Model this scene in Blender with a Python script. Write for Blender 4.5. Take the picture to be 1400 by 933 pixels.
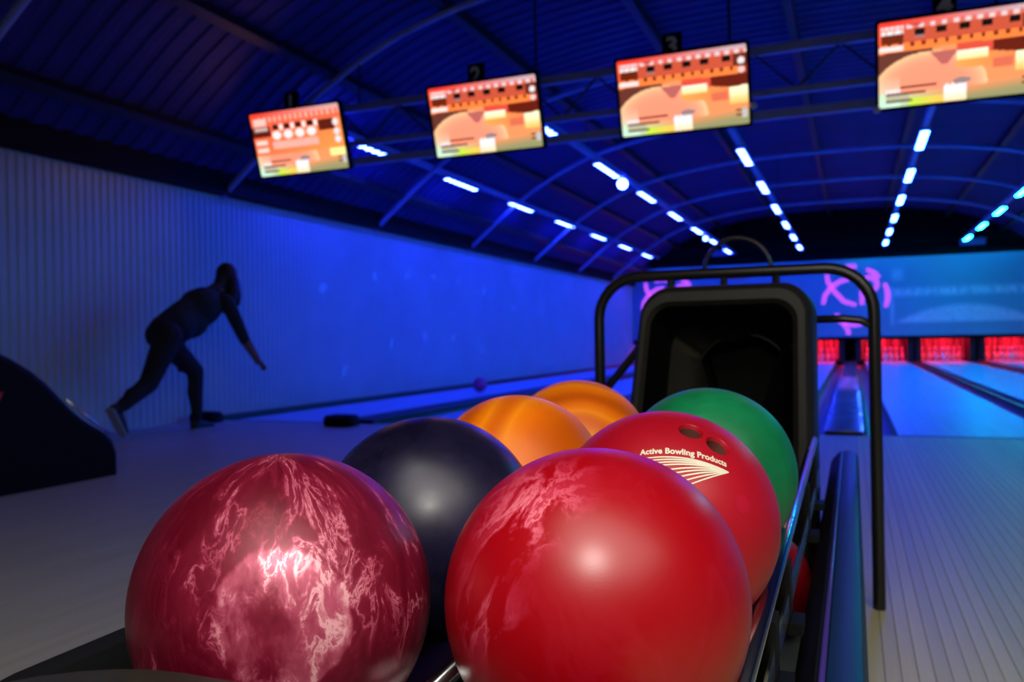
import bpy, bmesh, math, random
from mathutils import Vector, Matrix
random.seed(7)
for o in list(bpy.data.objects): bpy.data.objects.remove(o)
scene = bpy.context.scene
C = scene.collection

# ------------------------------------------------------------------ camera
F_PX, YAW, ROLL, EYE = 1150.0, math.atan(466 / 1150.0), 0.018, 0.75
fw = Vector((-math.sin(YAW), math.cos(YAW), 0)); r0 = Vector((math.cos(YAW), math.sin(YAW), 0)); u0 = Vector((0, 0, 1))
rt = r0 * math.cos(ROLL) - u0 * math.sin(ROLL); up = u0 * math.cos(ROLL) + r0 * math.sin(ROLL)
cam = bpy.data.cameras.new('camera'); cam_o = bpy.data.objects.new('camera', cam); C.objects.link(cam_o)
m = Matrix((rt, up, -fw)).transposed().to_4x4(); m.translation = (0, 0, EYE); cam_o.matrix_world = m
cam.sensor_width = 36; cam.lens = F_PX / 1400 * 36; cam.clip_start = 0.02; cam.clip_end = 100
cam.dof.use_dof = True; cam.dof.focus_distance = 0.66; cam.dof.aperture_fstop = 8.5
scene.camera = cam_o
# ------------------------------------------------------------------ world, exposure, the light above the camera
w = bpy.data.worlds.new('world'); scene.world = w; w.use_nodes = True
w.node_tree.nodes['Background'].inputs[0].default_value = (0.02, 0.05, 0.3, 1)
w.node_tree.nodes['Background'].inputs[1].default_value = 0.006
scene.view_settings.view_transform = 'Standard'; scene.view_settings.look = 'None'
scene.view_settings.gamma = 1; scene.view_settings.use_curve_mapping = False; scene.view_settings.exposure = 0.0
FLASH_W = 22.0
LED = 180.0                    # blue channel of the LED diodes
fl = bpy.data.lights.new('flash_lamp', 'SPOT'); fl.energy = FLASH_W; fl.spot_size = math.radians(124); fl.spot_blend = 1.0; fl.shadow_soft_size = 0.07; fl.color = (1.0, 0.93, 0.84)
flo = bpy.data.objects.new('flash_lamp', fl); C.objects.link(flo); flo.location = (0.0, -0.06, 1.17); flo.rotation_euler = (math.radians(60), 0, math.radians(14))

lob = bpy.data.lights.new('lobby_ceiling_lamp', 'AREA'); lob.shape = 'RECTANGLE'; lob.size = 3.4; lob.size_y = 2.2; lob.energy = 100; lob.color = (1.0, 0.95, 0.86)
lobo = bpy.data.objects.new('lobby_ceiling_lamp', lob); C.objects.link(lobo); lobo.location = (0.9, -0.95, 2.65)

# ------------------------------------------------------------------ materials
def mat(name, col, rough=0.5, metal=0.0, coat=0.0, emit=None, es=1.0, spec=0.5, coat_rough=0.1):
    M = bpy.data.materials.new(name); M.use_nodes = True
    b = M.node_tree.nodes['Principled BSDF']
    b.inputs['Base Color'].default_value = (*col, 1); b.inputs['Roughness'].default_value = rough
    b.inputs['Metallic'].default_value = metal; b.inputs['Coat Weight'].default_value = coat
    b.inputs['Coat Roughness'].default_value = coat_rough; b.inputs['Specular IOR Level'].default_value = spec
    if emit: b.inputs['Emission Color'].default_value = (*emit, 1); b.inputs['Emission Strength'].default_value = es
    return M
class NT:
    """small helper for node graphs"""
    def __init__(s, M): s.t = M.node_tree; s.b = s.t.nodes['Principled BSDF']
    def n(s, typ, ins=None, **kw):
        x = s.t.nodes.new(typ)
        for k, v in kw.items(): setattr(x, k, v)
        for k, v in (ins or {}).items(): s.set(x.inputs[k], v)
        return x
    def set(s, sock, v):
        if hasattr(v, 'is_output'): s.t.links.new(v, sock)
        elif hasattr(v, 'outputs'): s.t.links.new(v.outputs[0], sock)
        else: sock.default_value = v
    def ramp(s, fac, stops, interp='LINEAR'):
        r = s.t.nodes.new('ShaderNodeValToRGB'); r.color_ramp.interpolation = interp
        e = r.color_ramp.elements
        while len(e) < len(stops): e.new(0.5)
        for i, (p, c) in enumerate(stops): e[i].position = p; e[i].color = (*c, 1) if len(c) == 3 else c
        s.set(r.inputs[0], fac); return r.outputs[0]
    def mix(s, f, a, b, mode='MIX'):
        x = s.t.nodes.new('ShaderNodeMix'); x.data_type = 'RGBA'; x.blend_type = mode
        s.set(x.inputs[0], f); s.set(x.inputs[6], a); s.set(x.inputs[7], b); return x.outputs[2]
    def math(s, op, a, b=0.0):
        x = s.t.nodes.new('ShaderNodeMath'); x.operation = op; s.set(x.inputs[0], a); s.set(x.inputs[1], b); return x.outputs[0]
    def coord(s, scale=(1, 1, 1), rot=(0, 0, 0), loc=(0, 0, 0)):
        tc = s.n('ShaderNodeTexCoord'); mp = s.n('ShaderNodeMapping')
        s.t.links.new(tc.outputs['Object'], mp.inputs[0])
        mp.inputs['Scale'].default_value = scale; mp.inputs['Rotation'].default_value = rot; mp.inputs['Location'].default_value = loc
        return mp.outputs[0]
    def noise(s, vec, scale, detail=2, rough=0.5, dist=0.0):
        x = s.n('ShaderNodeTexNoise'); s.set(x.inputs['Vector'], vec)
        x.inputs['Scale'].default_value = scale; x.inputs['Detail'].default_value = detail
        x.inputs['Roughness'].default_value = rough; x.inputs['Distortion'].default_value = dist
        return x
    def warp(s, vec, scale, amt, detail=2):
        nz = s.noise(vec, scale, detail)
        v = s.n('ShaderNodeVectorMath', operation='MULTIPLY_ADD')
        sub = s.n('ShaderNodeVectorMath', operation='SUBTRACT'); s.set(sub.inputs[0], nz.outputs['Color']); sub.inputs[1].default_value = (.5, .5, .5)
        s.set(v.inputs[0], sub); v.inputs[1].default_value = (amt,) * 3; s.set(v.inputs[2], vec)
        return v.outputs[0]
    def col(s, c): s.set(s.b.inputs['Base Color'], c)
    def bump(s, h, strength=0.2, dist=0.01):
        x = s.n('ShaderNodeBump'); x.inputs['Strength'].default_value = strength; x.inputs['Distance'].default_value = dist
        s.set(x.inputs['Height'], h); s.set(s.b.inputs['Normal'], x.outputs[0])

def mottled(name, col, rough=0.5, var=0.25, scale=3.0, **kw):
    M = mat(name, col, rough, **kw); g = NT(M)
    nz = g.noise(g.coord(), scale, 4, 0.6)
    g.col(g.ramp(nz.outputs[0], [(0.3, tuple(c * (1 - var) for c in col)), (0.7, tuple(min(1, c * (1 + var)) for c in col))]))
    return M

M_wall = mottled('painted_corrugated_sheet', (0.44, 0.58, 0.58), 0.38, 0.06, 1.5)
M_roof = mottled('roof_sheet', (0.018, 0.018, 0.145), 0.6, 0.2, 1.2)
M_steel = mottled('painted_steel', (0.34, 0.42, 0.74), 0.45, 0.12, 4)
M_black = mat('black_paint', (0.004, 0.004, 0.004), 0.65, spec=0.12)
M_purlin = mat('dark_purlin', (0.02, 0.02, 0.025), 0.5)
M_hood = mottled('black_moulded_plastic', (0.013, 0.012, 0.008), 0.55, 0.25, 40)
M_gloss = mat('glossy_black_plastic', (0.004, 0.004, 0.004), 0.16, spec=0.35)
M_tray = mat('black_tray_plastic', (0.006, 0.006, 0.006), 0.45, spec=0.25)
M_frame = mat('black_powder_coat_tube', (0.012, 0.012, 0.011), 0.28)
M_chrome = mat('brushed_chrome', (0.62, 0.64, 0.66), 0.18, 1.0)
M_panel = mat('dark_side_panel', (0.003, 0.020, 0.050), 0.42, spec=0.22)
M_shelf = mat('lower_shelf_metal', (0.25, 0.33, 0.33), 0.4)
M_ledbar = mat('led_bar_housing', (0.25, 0.26, 0.30), 0.4)
M_cap = mottled('division_capping', (0.22, 0.23, 0.29), 0.26, 0.15, 2, coat=0.8)
M_gutter = mat('gutter_plastic', (0.014, 0.014, 0.022), 0.35)
M_ledge = mat('dark_ledge', (0.02, 0.02, 0.03), 0.4)
M_pit = mat('pit_black', (0.03, 0.012, 0.012), 0.7)
M_curtain = mat('pit_curtain', (0.4, 0.2, 0.2), 0.8)
g = NT(M_curtain); g.col(g.ramp(g.noise(g.coord(scale=(16, 0, .4)), 1.0, 2).outputs[0], [(.38, (.03, .02, .02)), (.62, (.62, .40, .40))]))
M_pin = mat('white_pin', (0.8, 0.78, 0.75), 0.25, coat=0.5)
M_pinred = mat('pin_stripe', (0.5, 0.01, 0.02), 0.3)
M_pitlamp = mat('red_pit_lamp', (0.1, 0, 0), 0.5, emit=(1.0, 0.012, 0.035), es=85)
M_logo = mat('violet_sign', (0.3, 0.05, 0.4), 0.5, emit=(0.50, 0.085, 0.86), es=1.15)
M_digit = mat('grey_digit', (0.75, 0.75, 0.70), 0.6)
M_white = mat('pale_plastic', (0.6, 0.62, 0.58), 0.4)
def led_mat(name, c):
    return mat(name, (0.1, 0.1, 0.1), 0.5, emit=c, es=LED)
M_led = led_mat('blue_led', (0.015, 0.032, 1.0))
M_led_d = led_mat('azure_led', (0.014, 0.055, 0.95))
M_led_e = led_mat('cyan_led', (0.005, 0.52, 0.85))

def floor_mat(name, base, rough, board, line, axis_noise=(30, 0.6, 1), coat=0.0, randomize=False):
    M = mat(name, base, rough, coat=coat, coat_rough=0.08); g = NT(M)
    v = g.coord(scale=axis_noise)
    nz = g.noise(v, 1.0, 5, 0.6)
    c = g.ramp(nz.outputs[0], [(0.3, tuple(x * 0.86 for x in base)), (0.7, tuple(min(1, x * 1.08) for x in base))])
    if board:
        tc = g.n('ShaderNodeTexCoord'); sx = g.n('ShaderNodeSeparateXYZ'); g.set(sx.inputs[0], tc.outputs['Object'])
        fr = g.math('FRACT', g.math('DIVIDE', sx.outputs[0], board))
        c = g.mix(g.math('LESS_THAN', fr, line), c, (*[x * 0.92 for x in base], 1))
    if randomize:
        oi = g.n('ShaderNodeObjectInfo')
        c = g.mix(1.0, c, g.ramp(oi.outputs['Random'], [(0, (0.84, 0.84, 0.84)), (1, (1.0, 1.0, 1.0))]), 'MULTIPLY')
    g.col(c); return M
M_approach = floor_mat('approach_boards', (0.44, 0.42, 0.34), 0.46, 0.034, 0.05)
M_plank = floor_mat('approach_plank', (0.68, 0.60, 0.29), 0.48, 0, 0, randomize=True)
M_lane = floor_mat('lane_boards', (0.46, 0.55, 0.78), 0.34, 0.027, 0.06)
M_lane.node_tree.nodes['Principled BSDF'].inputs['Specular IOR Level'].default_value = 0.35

def masking_mat():
    M = mat('masking_panel', (0.40, 0.50, 0.58), 0.5); g = NT(M)
    tc = g.n('ShaderNodeTexCoord'); sx = g.n('ShaderNodeSeparateXYZ'); g.set(sx.inputs[0], tc.outputs['Object'])
    x, z = sx.outputs[0], sx.outputs[2]
    sp = g.noise(tc.outputs['Object'], 22, 3, 0.7).outputs[0]
    def box(v, a, b, soft):
        r1 = g.n('ShaderNodeMapRange', {0: v, 1: a - soft, 2: a + soft}, interpolation_type='SMOOTHSTEP')
        r2 = g.n('ShaderNodeMapRange', {0: v, 1: b - soft, 2: b + soft, 3: 1.0, 4: 0.0}, interpolation_type='SMOOTHSTEP')
        return g.math('MULTIPLY', r1.outputs[0], r2.outputs[0])
    # a washed-out mural: a band of lettering, a pale mound, a vertical rule and a soft patch
    band = g.math('MULTIPLY', box(x, 1.0, 4.3, 0.12), box(z, 1.78, 1.98, 0.09))
    lett = g.noise(g.n('ShaderNodeCombineXYZ', {0: g.math('MULTIPLY', x, 7.0), 2: g.math('MULTIPLY', z, 3.0)}).outputs[0], 1.0, 3, 0.7).outputs[0]
    band = g.math('MULTIPLY', band, g.ramp(lett, [(0.36, (0.25,) * 3), (0.56, (1,) * 3)]))
    dx = g.math('DIVIDE', g.math('SUBTRACT', x, 2.75), 1.6)
    top = g.math('ADD', 1.12, g.math('MULTIPLY', 0.42, g.math('SUBTRACT', 1.0, g.math('MULTIPLY', dx, dx))))
    mound = g.n('ShaderNodeMapRange', {0: g.math('SUBTRACT', top, z), 1: -0.06, 2: 0.12}, interpolation_type='SMOOTHSTEP').outputs[0]
    mound = g.math('MULTIPLY', mound, box(z, 1.06, 2.5, 0.06))
    rule = g.math('MULTIPLY', box(x, 0.96, 1.04, 0.05), box(z, 1.0, 2.0, 0.1))
    patch = g.math('MULTIPLY', box(x, 1.0, 1.28, 0.1), box(z, 2.2, 2.5, 0.1))
    a = g.math('MAXIMUM', g.math('MAXIMUM', band, mound), g.math('MAXIMUM', g.math('MULTIPLY', rule, 0.7), g.math('MULTIPLY', patch, 0.6)))
    a = g.math('MULTIPLY', a, g.ramp(sp, [(0.3, (0.45,) * 3), (0.6, (1.0,) * 3)]))
    g.col(g.mix(g.math('MULTIPLY', a, 0.85), (0.22, 0.42, 0.50, 1), (1.0, 0.95, 0.95, 1)))
    return M
M_mask = masking_mat()

# ------------------------------------------------------------------ geometry helpers
def link(name, me, m_, parent=None, loc=None, rot=None, smooth=False):
    o = bpy.data.objects.new(name, me); C.objects.link(o)
    if m_ is not None:
        for x in (m_ if isinstance(m_, (list, tuple)) else [m_]): me.materials.append(x)
    if parent is not None: o.parent = parent
    if loc is not None: o.location = loc
    if rot is not None: o.rotation_euler = rot
    if smooth: me.shade_smooth()
    return o
def tag(o, label=None, cat=None, group=None, kind=None):
    if label: o['label'] = label
    if cat: o['category'] = cat
    if group: o['group'] = group
    if kind: o['kind'] = kind
    return o
def thing(name, label, cat, loc=(0, 0, 0), group=None):
    o = bpy.data.objects.new(name, None); C.objects.link(o); o.location = loc; o.empty_display_size = 0.1
    return tag(o, label, cat, group)
def structure(o): o['kind'] = 'structure'; return o
class MB:
    def __init__(s): s.v = []; s.f = []
    def add(s, vs, fs):
        n = len(s.v); s.v += [tuple(v) for v in vs]; s.f += [tuple(i + n for i in f) for f in fs]; return s
    def box(s, x0, x1, y0, y1, z0, z1):
        return s.add([(x0, y0, z0), (x1, y0, z0), (x1, y1, z0), (x0, y1, z0), (x0, y0, z1), (x1, y0, z1), (x1, y1, z1), (x0, y1, z1)],
                     [(0, 3, 2, 1), (4, 5, 6, 7), (0, 1, 5, 4), (1, 2, 6, 5), (2, 3, 7, 6), (3, 0, 4, 7)])
    def tube(s, pts, r, n=10, cap=True, closed=False):
        P = [Vector(p) for p in pts]; rs = r if isinstance(r, (list, tuple)) else [r] * len(P)
        rings = []; prev = None
        for i, p in enumerate(P):
            if closed: t = (P[(i + 1) % len(P)] - P[i - 1]).normalized()
            else: t = (P[min(i + 1, len(P) - 1)] - P[max(i - 1, 0)]).normalized()
            if prev is None:
                a = Vector((0, 0, 1)) if abs(t.z) < 0.9 else Vector((1, 0, 0)); u = t.cross(a).normalized()
            else: u = (prev - t * prev.dot(t)).normalized()
            prev = u; v = t.cross(u)
            rings.append([p + (u * math.cos(2 * math.pi * k / n) + v * math.sin(2 * math.pi * k / n)) * rs[i] for k in range(n)])
        vs = [q for rg in rings for q in rg]; fs = []
        m_ = len(P)
        for i in range(m_ if closed else m_ - 1):
            j = (i + 1) % m_
            for k in range(n): fs.append((i * n + k, i * n + (k + 1) % n, j * n + (k + 1) % n, j * n + k))
        if cap and not closed: fs.append(tuple(range(n))[::-1]); fs.append(tuple((m_ - 1) * n + k for k in range(n)))
        return s.add(vs, fs)
    def loft(s, loops, cap0=False, cap1=False):
        n = len(loops[0]); vs = [q for l in loops for q in l]; fs = []
        for i in range(len(loops) - 1):
            for k in range(n): fs.append((i * n + k, i * n + (k + 1) % n, (i + 1) * n + (k + 1) % n, (i + 1) * n + k))
        if cap0: fs.append(tuple(range(n))[::-1])
        if cap1: fs.append(tuple((len(loops) - 1) * n + k for k in range(n)))
        return s.add(vs, fs)
    def lathe(s, prof, n=20, cx=0, cy=0, cz=0):
        vs = []; fs = []
        for (r, z) in prof:
            for k in range(n): a = 2 * math.pi * k / n; vs.append((cx + r * math.cos(a), cy + r * math.sin(a), cz + z))
        for i in range(len(prof) - 1):
            for k in range(n): fs.append((i * n + k, i * n + (k + 1) % n, (i + 1) * n + (k + 1) % n, (i + 1) * n + k))
        fs.append(tuple(range(n))[::-1]); fs.append(tuple((len(prof) - 1) * n + k for k in range(n)))
        return s.add(vs, fs)
    def mesh(s, name):
        me = bpy.data.meshes.new(name); me.from_pydata(s.v, [], s.f); me.update()
        bm = bmesh.new(); bm.from_mesh(me); bmesh.ops.recalc_face_normals(bm, faces=bm.faces); bm.to_mesh(me); bm.free()
        return me
    def build(s, name, m_, parent=None, loc=None, rot=None, smooth=False, angle=None):
        o = link(name, s.mesh(name), m_, parent, loc, rot, smooth)
        if angle is not None: o.data.shade_smooth(); set_sharp(o.data, angle)
        return o
def set_sharp(me, deg):
    bm = bmesh.new(); bm.from_mesh(me)
    for e in bm.edges:
        e.smooth = not (len(e.link_faces) == 2 and e.calc_face_angle(0) > math.radians(deg))
    bm.to_mesh(me); bm.free()
def bevel(o, width, seg=3):
    bm = bmesh.new(); bm.from_mesh(o.data)
    bmesh.ops.bevel(bm, geom=list(bm.edges), offset=width, segments=seg, affect='EDGES', profile=0.5, clamp_overlap=True)
    bm.to_mesh(o.data); bm.free(); o.data.shade_smooth(); set_sharp(o.data, 40); return o
def box(name, m_, parent, x0, x1, y0, y1, z0, z1, bev=0.0, seg=2):
    o = MB().box(x0, x1, y0, y1, z0, z1).build(name, m_, parent)
    if bev: bevel(o, bev, seg)
    return o
def rrect(x0, x1, z0, z1, r, n=6):
    """rounded rectangle, counter-clockwise list of (x, z)"""
    rs = r if isinstance(r, (list, tuple)) else [r] * 4
    out = []
    for (cx, cz, a0, rr) in ((x1, z0, -90, rs[0]), (x1, z1, 0, rs[1]), (x0, z1, 90, rs[2]), (x0, z0, 180, rs[3])):
        px = cx - rr if cx == x1 else cx + rr; pz = cz - rr if cz == z1 else cz + rr
        for k in range(n + 1):
            a = math.radians(a0 + 90 * k / n); out.append((px + rr * math.cos(a), pz + rr * math.sin(a)))
    return out

# ------------------------------------------------------------------ the hall: floor, walls, roof
XL, XR, YF, YE, FOUL = -6.17, 5.05, -1.6, 25.0, 6.78
PX0, PB, PN = 0.02, 0.034, 44                     # planked strip of the approach
px1 = PX0 + PB * PN
fl_prof = [(XL - .1, 0), (PX0, 0), (PX0, -.02), (px1, -.02), (px1, 0), (XR + .1, 0), (XR + .1, -.14), (XL - .1, -.14)]
fb = MB().loft([[(x, YF, z) for x, z in fl_prof], [(x, FOUL, z) for x, z in fl_prof]], True, True)
floor = structure(fb.build('floor', M_approach))
plank_me = MB().box(0, PB - .0016, YF, FOUL, -.02, 0).mesh('plank')
for i in range(PN):
    p = bpy.data.objects.new('plank', plank_me); C.objects.link(p); p.parent = floor; p.location = (PX0 + i * PB, 0, 0)
plank_me.materials.append(M_plank)
sub = structure(MB().box(XL - .1, XR + .1, FOUL, 26.9, -.30, -.14).build('floor_under_lanes', M_black))

def corrugated(name, x, y0, y1, z0, z1, per, dep, sgn, m_):
    prof = []; y = y0
    while y < y1:
        for (t, d) in ((0, 0), (.30, 0), (.42, 1), (.80, 1), (.92, 0)): prof.append((y + t * per, d * dep * sgn))
        y += per
    b = MB(); b.add([(x + d, yy, z) for z in (z0, z1) for yy, d in prof] , [(i, i + 1, len(prof) + i + 1, len(prof) + i) for i in range(len(prof) - 1)])
    return structure(link(name, b.mesh(name), m_))
WT = 2.36
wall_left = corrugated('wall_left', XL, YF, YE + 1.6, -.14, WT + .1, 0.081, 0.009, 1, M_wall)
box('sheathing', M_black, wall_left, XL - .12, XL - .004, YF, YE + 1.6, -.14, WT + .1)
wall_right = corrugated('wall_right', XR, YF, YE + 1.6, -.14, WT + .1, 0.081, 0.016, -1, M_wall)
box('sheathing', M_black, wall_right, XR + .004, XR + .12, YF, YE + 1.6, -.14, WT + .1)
XC = (XL + XR) / 2
half = (XR - XL) / 2
arch_tab = [(0, 4.09), (.7, 4.085), (1.4, 4.06), (2.4, 3.95), (3.3, 3.76), (3.9, 3.52), (4.5, 3.19), (4.9, 2.90), (5.25, 2.62), (half, 2.33)]
def arch_z(o):
    o = abs(o)
    for i in range(len(arch_tab) - 1):
        (a, za), (b, zb) = arch_tab[i], arch_tab[i + 1]
        if o <= b + 1e-6:
            def slope(k):
                if k <= 0: return 0.0
                if k >= len(arch_tab) - 1: return (arch_tab[-1][1] - arch_tab[-2][1]) / (arch_tab[-1][0] - arch_tab[-2][0])
                return (arch_tab[k + 1][1] - arch_tab[k - 1][1]) / (arch_tab[k + 1][0] - arch_tab[k - 1][0])
            h = b - a; t = (o - a) / h
            return (za * (1 + 2 * t) * (1 - t) ** 2 + slope(i) * h * t * (1 - t) ** 2 + zb * t * t * (3 - 2 * t) + slope(i + 1) * h * t * t * (t - 1))
    return arch_tab[-1][1]
arch = [(XC - half + 2 * half * i / 56, arch_z(-half + 2 * half * i / 56)) for i in range(57)]
rb = MB(); ys = []
y = YF
while y < YE + 1.6:
    for t, d in ((0, 0), (.45, 0), (.55, 1), (.9, 1)): ys.append((y + t * .2, d * .018))
    y += .2
rb.add([(x, yy, z + .15 + d) for yy, d in ys for x, z in arch], [(j * 57 + i, j * 57 + i + 1, (j + 1) * 57 + i + 1, (j + 1) * 57 + i) for j in range(len(ys) - 1) for i in range(56)])
ceiling = structure(link('ceiling', rb.mesh('ceiling'), M_roof))
for k in range(8):                                # arch ribs
    yy = 4.05 + 3.06 * k
    MB().tube([(x, yy, z - .005) for x, z in arch], .034, 8).build('arch_rib', M_steel, ceiling, smooth=True)
for xo in (-5.15, -4.2, -2.95, -1.45, 0.0, 1.45, 2.95, 4.2, 5.15):   # purlins
    z = arch_z(xo); a = math.atan2(arch_z(xo + .05) - arch_z(xo - .05), .1)
    o = MB().box(-.045, .045, YF, YE + 1.5, -.045, .075).build('purlin', M_purlin, ceiling, loc=(XC + xo, 0, z + .065), rot=(0, -a, 0))
for s, xw in ((1, XL), (-1, XR)):
    o = structure(MB().box(min(xw, xw + s * .11), max(xw, xw + s * .11), YF, YE + 1.5, WT - .02, WT + .30).build('trim_1' if s > 0 else 'trim_2', M_black))
# the far end: masking panels above the pits, black gable above
end = structure(MB().add([(x, YE + .12, z + .17) for x, z in arch] + [(x, YE + .12, .70) for x, z in arch], [(i, i + 1, 58 + i, 57 + i) for i in range(56)]).build('wall_end', M_black))
mk = thing('masking_panel', 'long blue-lit masking panel with a faded mural above the pin decks', 'panel', (0, YE, 0))
box('panel', M_mask, mk, XL + .03, XR - .03, -.02, .06, .70, 2.83)
box('lower_edge', M_black, mk, XL + .03, XR - .03, -.04, .06, .61, .70)
structure(MB().box(XL - .1, XR + .1, 26.7, 26.9, -.3, 2.8).build('wall_behind_pits', M_black))

for i, (x0, x1, c, wd) in enumerate(((XL + .1, -.4, (0.008, 0.10, 1.0), 'added blue wash lamp behind an added board over the left half of the masking panel'), (-.3, XR - .1, (0.006, 0.26, 0.8), 'added cyan wash lamp behind an added board over the right half of the masking panel'))):
    cv_ = thing('added_wash_lamp', wd, 'lamp', (0, YE - .42, 2.98))  # added wash light, hidden by an added board, to brighten the masking
    box('wash_shield', M_black, cv_, x0, x1, -.05, -.02, -.10, .16)
    box('channel', M_black, cv_, x0, x1, -.02, .06, .05, .08)
    MB().tube([(x0 + .05, .02, .02), (x1 - .05, .02, .02)], .016, 8).build('wash_tube', mat('added_wash_glow_%d' % i, (.1, .1, .1), .5, emit=c, es=26.0), cv_)
    for x in (x0 + .4, (x0 + x1) / 2, x1 - .4): MB().box(x - .02, x + .02, .0, .56, .06, .10).build('mount', M_black, cv_)

# ------------------------------------------------------------------ lanes, gutters, cappings, pits
lanes = {1: (-5.78, -4.73), 2: (-3.92, -2.87), 3: (-1.50, -.45), 4: (.30, 1.35), 5: (1.72, 2.77), 6: (3.30, 4.35)}
wherelane = {1: 'along the corrugated left wall', 2: 'second from the corrugated wall', 3: 'left of the nearest ball return',
             4: 'just right of the nearest ball return', 5: 'lit cyan at the right', 6: 'cut by the right edge'}
def gutter(b, x0, x1):
    n = 8; pr = []
    for k in range(n + 1):
        a = math.pi * k / n; pr.append(((x0 + x1) / 2 - (x1 - x0) / 2 * math.cos(a), -.012 - .085 * math.sin(a)))
    vs = [(x, yy, z) for yy in (FOUL, YE + 1.6) for x, z in pr]
    return b.add(vs, [(i, i + 1, n + 2 + i, n + 1 + i) for i in range(n)])
gw = {1: (.235, .235), 2: (.235, .235), 3: (.235, .235), 4: (.235, .165), 5: (.165, .235), 6: (.235, .235)}
for k, (a, b_) in lanes.items():
    t = thing('bowling_lane', 'glossy bowling lane ' + wherelane[k], 'bowling lane', ((a + b_) / 2, FOUL, 0))
    t.location = (0, 0, 0)
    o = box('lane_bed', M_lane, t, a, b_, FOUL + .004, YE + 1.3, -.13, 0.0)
    box('foul_line', M_black, t, a, b_, FOUL + .01, FOUL + .05, 0.0, .0012)
    for s in (0, 1):
        x0, x1 = (a - gw[k][0], a) if s == 0 else (b_, b_ + gw[k][1])
        gutter(MB(), x0 + .001, x1 - .001).build('gutter', M_gutter, t, smooth=True)
def capping(x0, x1, label, h=.035, m_=None):
    t = thing('lane_capping', label, 'capping')
    o = box('cover', m_ or M_ledge, t, x0, x1, FOUL - .0, YE - .05, -.13, h, .004, 2)
    if x1 - x0 > .12: box('front_plate', M_black, t, x0 + .01, x1 - .01, FOUL - .012, FOUL, .001, h - .008)
    return t
capping(-.215, .065, 'dark glossy capping behind the nearest ball return, reflecting the violet sign', .03, M_cap)
capping(-4.495, -4.155, 'dark capping right of the lane along the corrugated wall')
capping(-2.635, -1.735, 'wide flat capping hidden behind the row of bowling balls')
capping(1.515, 1.555, 'narrow capping between the two lanes right of the ball return', .02)
capping(3.005, 3.065, 'narrow capping at the right edge of the photo', .03)
capping(XL + .02, -6.015, 'low dark ledge at the foot of the corrugated wall', .03)
capping(4.585, XR - .02, 'dark side ledge outside the right edge lane', .03)

pin_prof = [(.0255, 0), (.028, .01), (.036, .03), (.049, .075), (.0575, .1), (.0605, .114), (.0585, .14), (.049, .18), (.036, .22), (.026, .25), (.0228, .27), (.0235, .29), (.0285, .32), (.032, .343), (.0305, .36), (.022, .375), (.008, .381)]
pin_me = MB().lathe(pin_prof, 14).mesh('pin'); pin_me.materials.append(M_pin); pin_me.materials.append(M_pinred); pin_me.shade_smooth()
for p in pin_me.polygons:
    if .25 < p.center.z < .262 or .275 < p.center.z < .285: p.material_index = 1
for k, (a, b_) in lanes.items():
    t = thing('pin_pit', 'pin pit glowing red at the end of lane ' + wherelane[k], 'pit')
    cx = (a + b_) / 2; l0, l1 = a - gw[k][0] + .02, b_ + gw[k][1] - .02
    box('pit_glow_shield', M_pit, t, l0 - .015, l1 + .015, YE + .16, YE + 1.5, .88, .90)  # unseen lid, added to keep the red glow off the roof
    box('back_board', M_pit, t, l0 - .015, l1 + .015, YE + 1.5, YE + 1.52, .001, .90)
    box('side_wall', M_pit, t, l0 - .015, l0 + .13, YE + .16, YE + 1.5, .001, .88)
    box('side_wall', M_pit, t, l1 - .13, l1 + .015, YE + .16, YE + 1.5, .001, .88)
    cv = []; n = 40
    for i in range(n + 1):
        xx = l0 + .132 + (l1 - l0 - .264) * i / n; cv.append((xx, YE + 1.28 + .018 * math.sin(i * 1.9)))
    MB().add([(x, yy, z) for z in (.03, .70) for x, yy in cv], [(i, i + 1, n + 2 + i, n + 1 + i) for i in range(n)]).build('curtain', M_curtain, t, smooth=True)
    MB().tube([(l0 + .15, YE + .62, .80), (l1 - .15, YE + .62, .80)], .03, 8).build('pit_lamp', M_pitlamp, t, smooth=True)
    for r in range(4):
        for c in range(r + 1):
            o = bpy.data.objects.new('bowling_pin', pin_me); C.objects.link(o)
            o.location = (cx + (c - r / 2) * .3048, YE + .22 + r * .264, 0)
            tag(o, 'white bowling pin at the end of the lane ' + wherelane[k], 'bowling pin', 'pins of the lane ' + wherelane[k])

# violet ring sign on the masking: a ring of brush strokes around an X and a P
def ribbon(b, pts, wd, z=0.012):
    n = len(pts); L = []; R = []
    for i in range(n):
        p = Vector(pts[i]); q = Vector(pts[min(i + 1, n - 1)]); o = Vector(pts[max(i - 1, 0)])
        d = (q - o).normalized(); nn = Vector((-d.y, d.x)); ww = wd * (0.6 + 0.4 * math.sin(math.pi * (i + .5) / n))
        L.append(p + nn * ww / 2); R.append(p - nn * ww / 2)
    lo = [(v.x, 0, v.y) for v in L + R[::-1]]; hi = [(x, -z, zz) for x, _, zz in lo]
    m_ = len(lo); vs = lo + hi
    fs = [tuple(range(m_))[::-1]] if False else []
    for i in range(n - 1): fs += [(i, i + 1, m_ - 2 - i, m_ - 1 - i), (m_ + i, m_ + m_ - 1 - i, m_ + m_ - 2 - i, m_ + i + 1)]
    for i in range(m_): j = (i + 1) % m_; fs.append((i, m_ + i, m_ + j, j))
    return b.add(vs, fs)
def arc(cx, cz, r, a0, a1, n=10, sq=1.0): return [(cx + r * math.cos(math.radians(a0 + (a1 - a0) * i / n)), cz + sq * r * math.sin(math.radians(a0 + (a1 - a0) * i / n))) for i in range(n + 1)]
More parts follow.
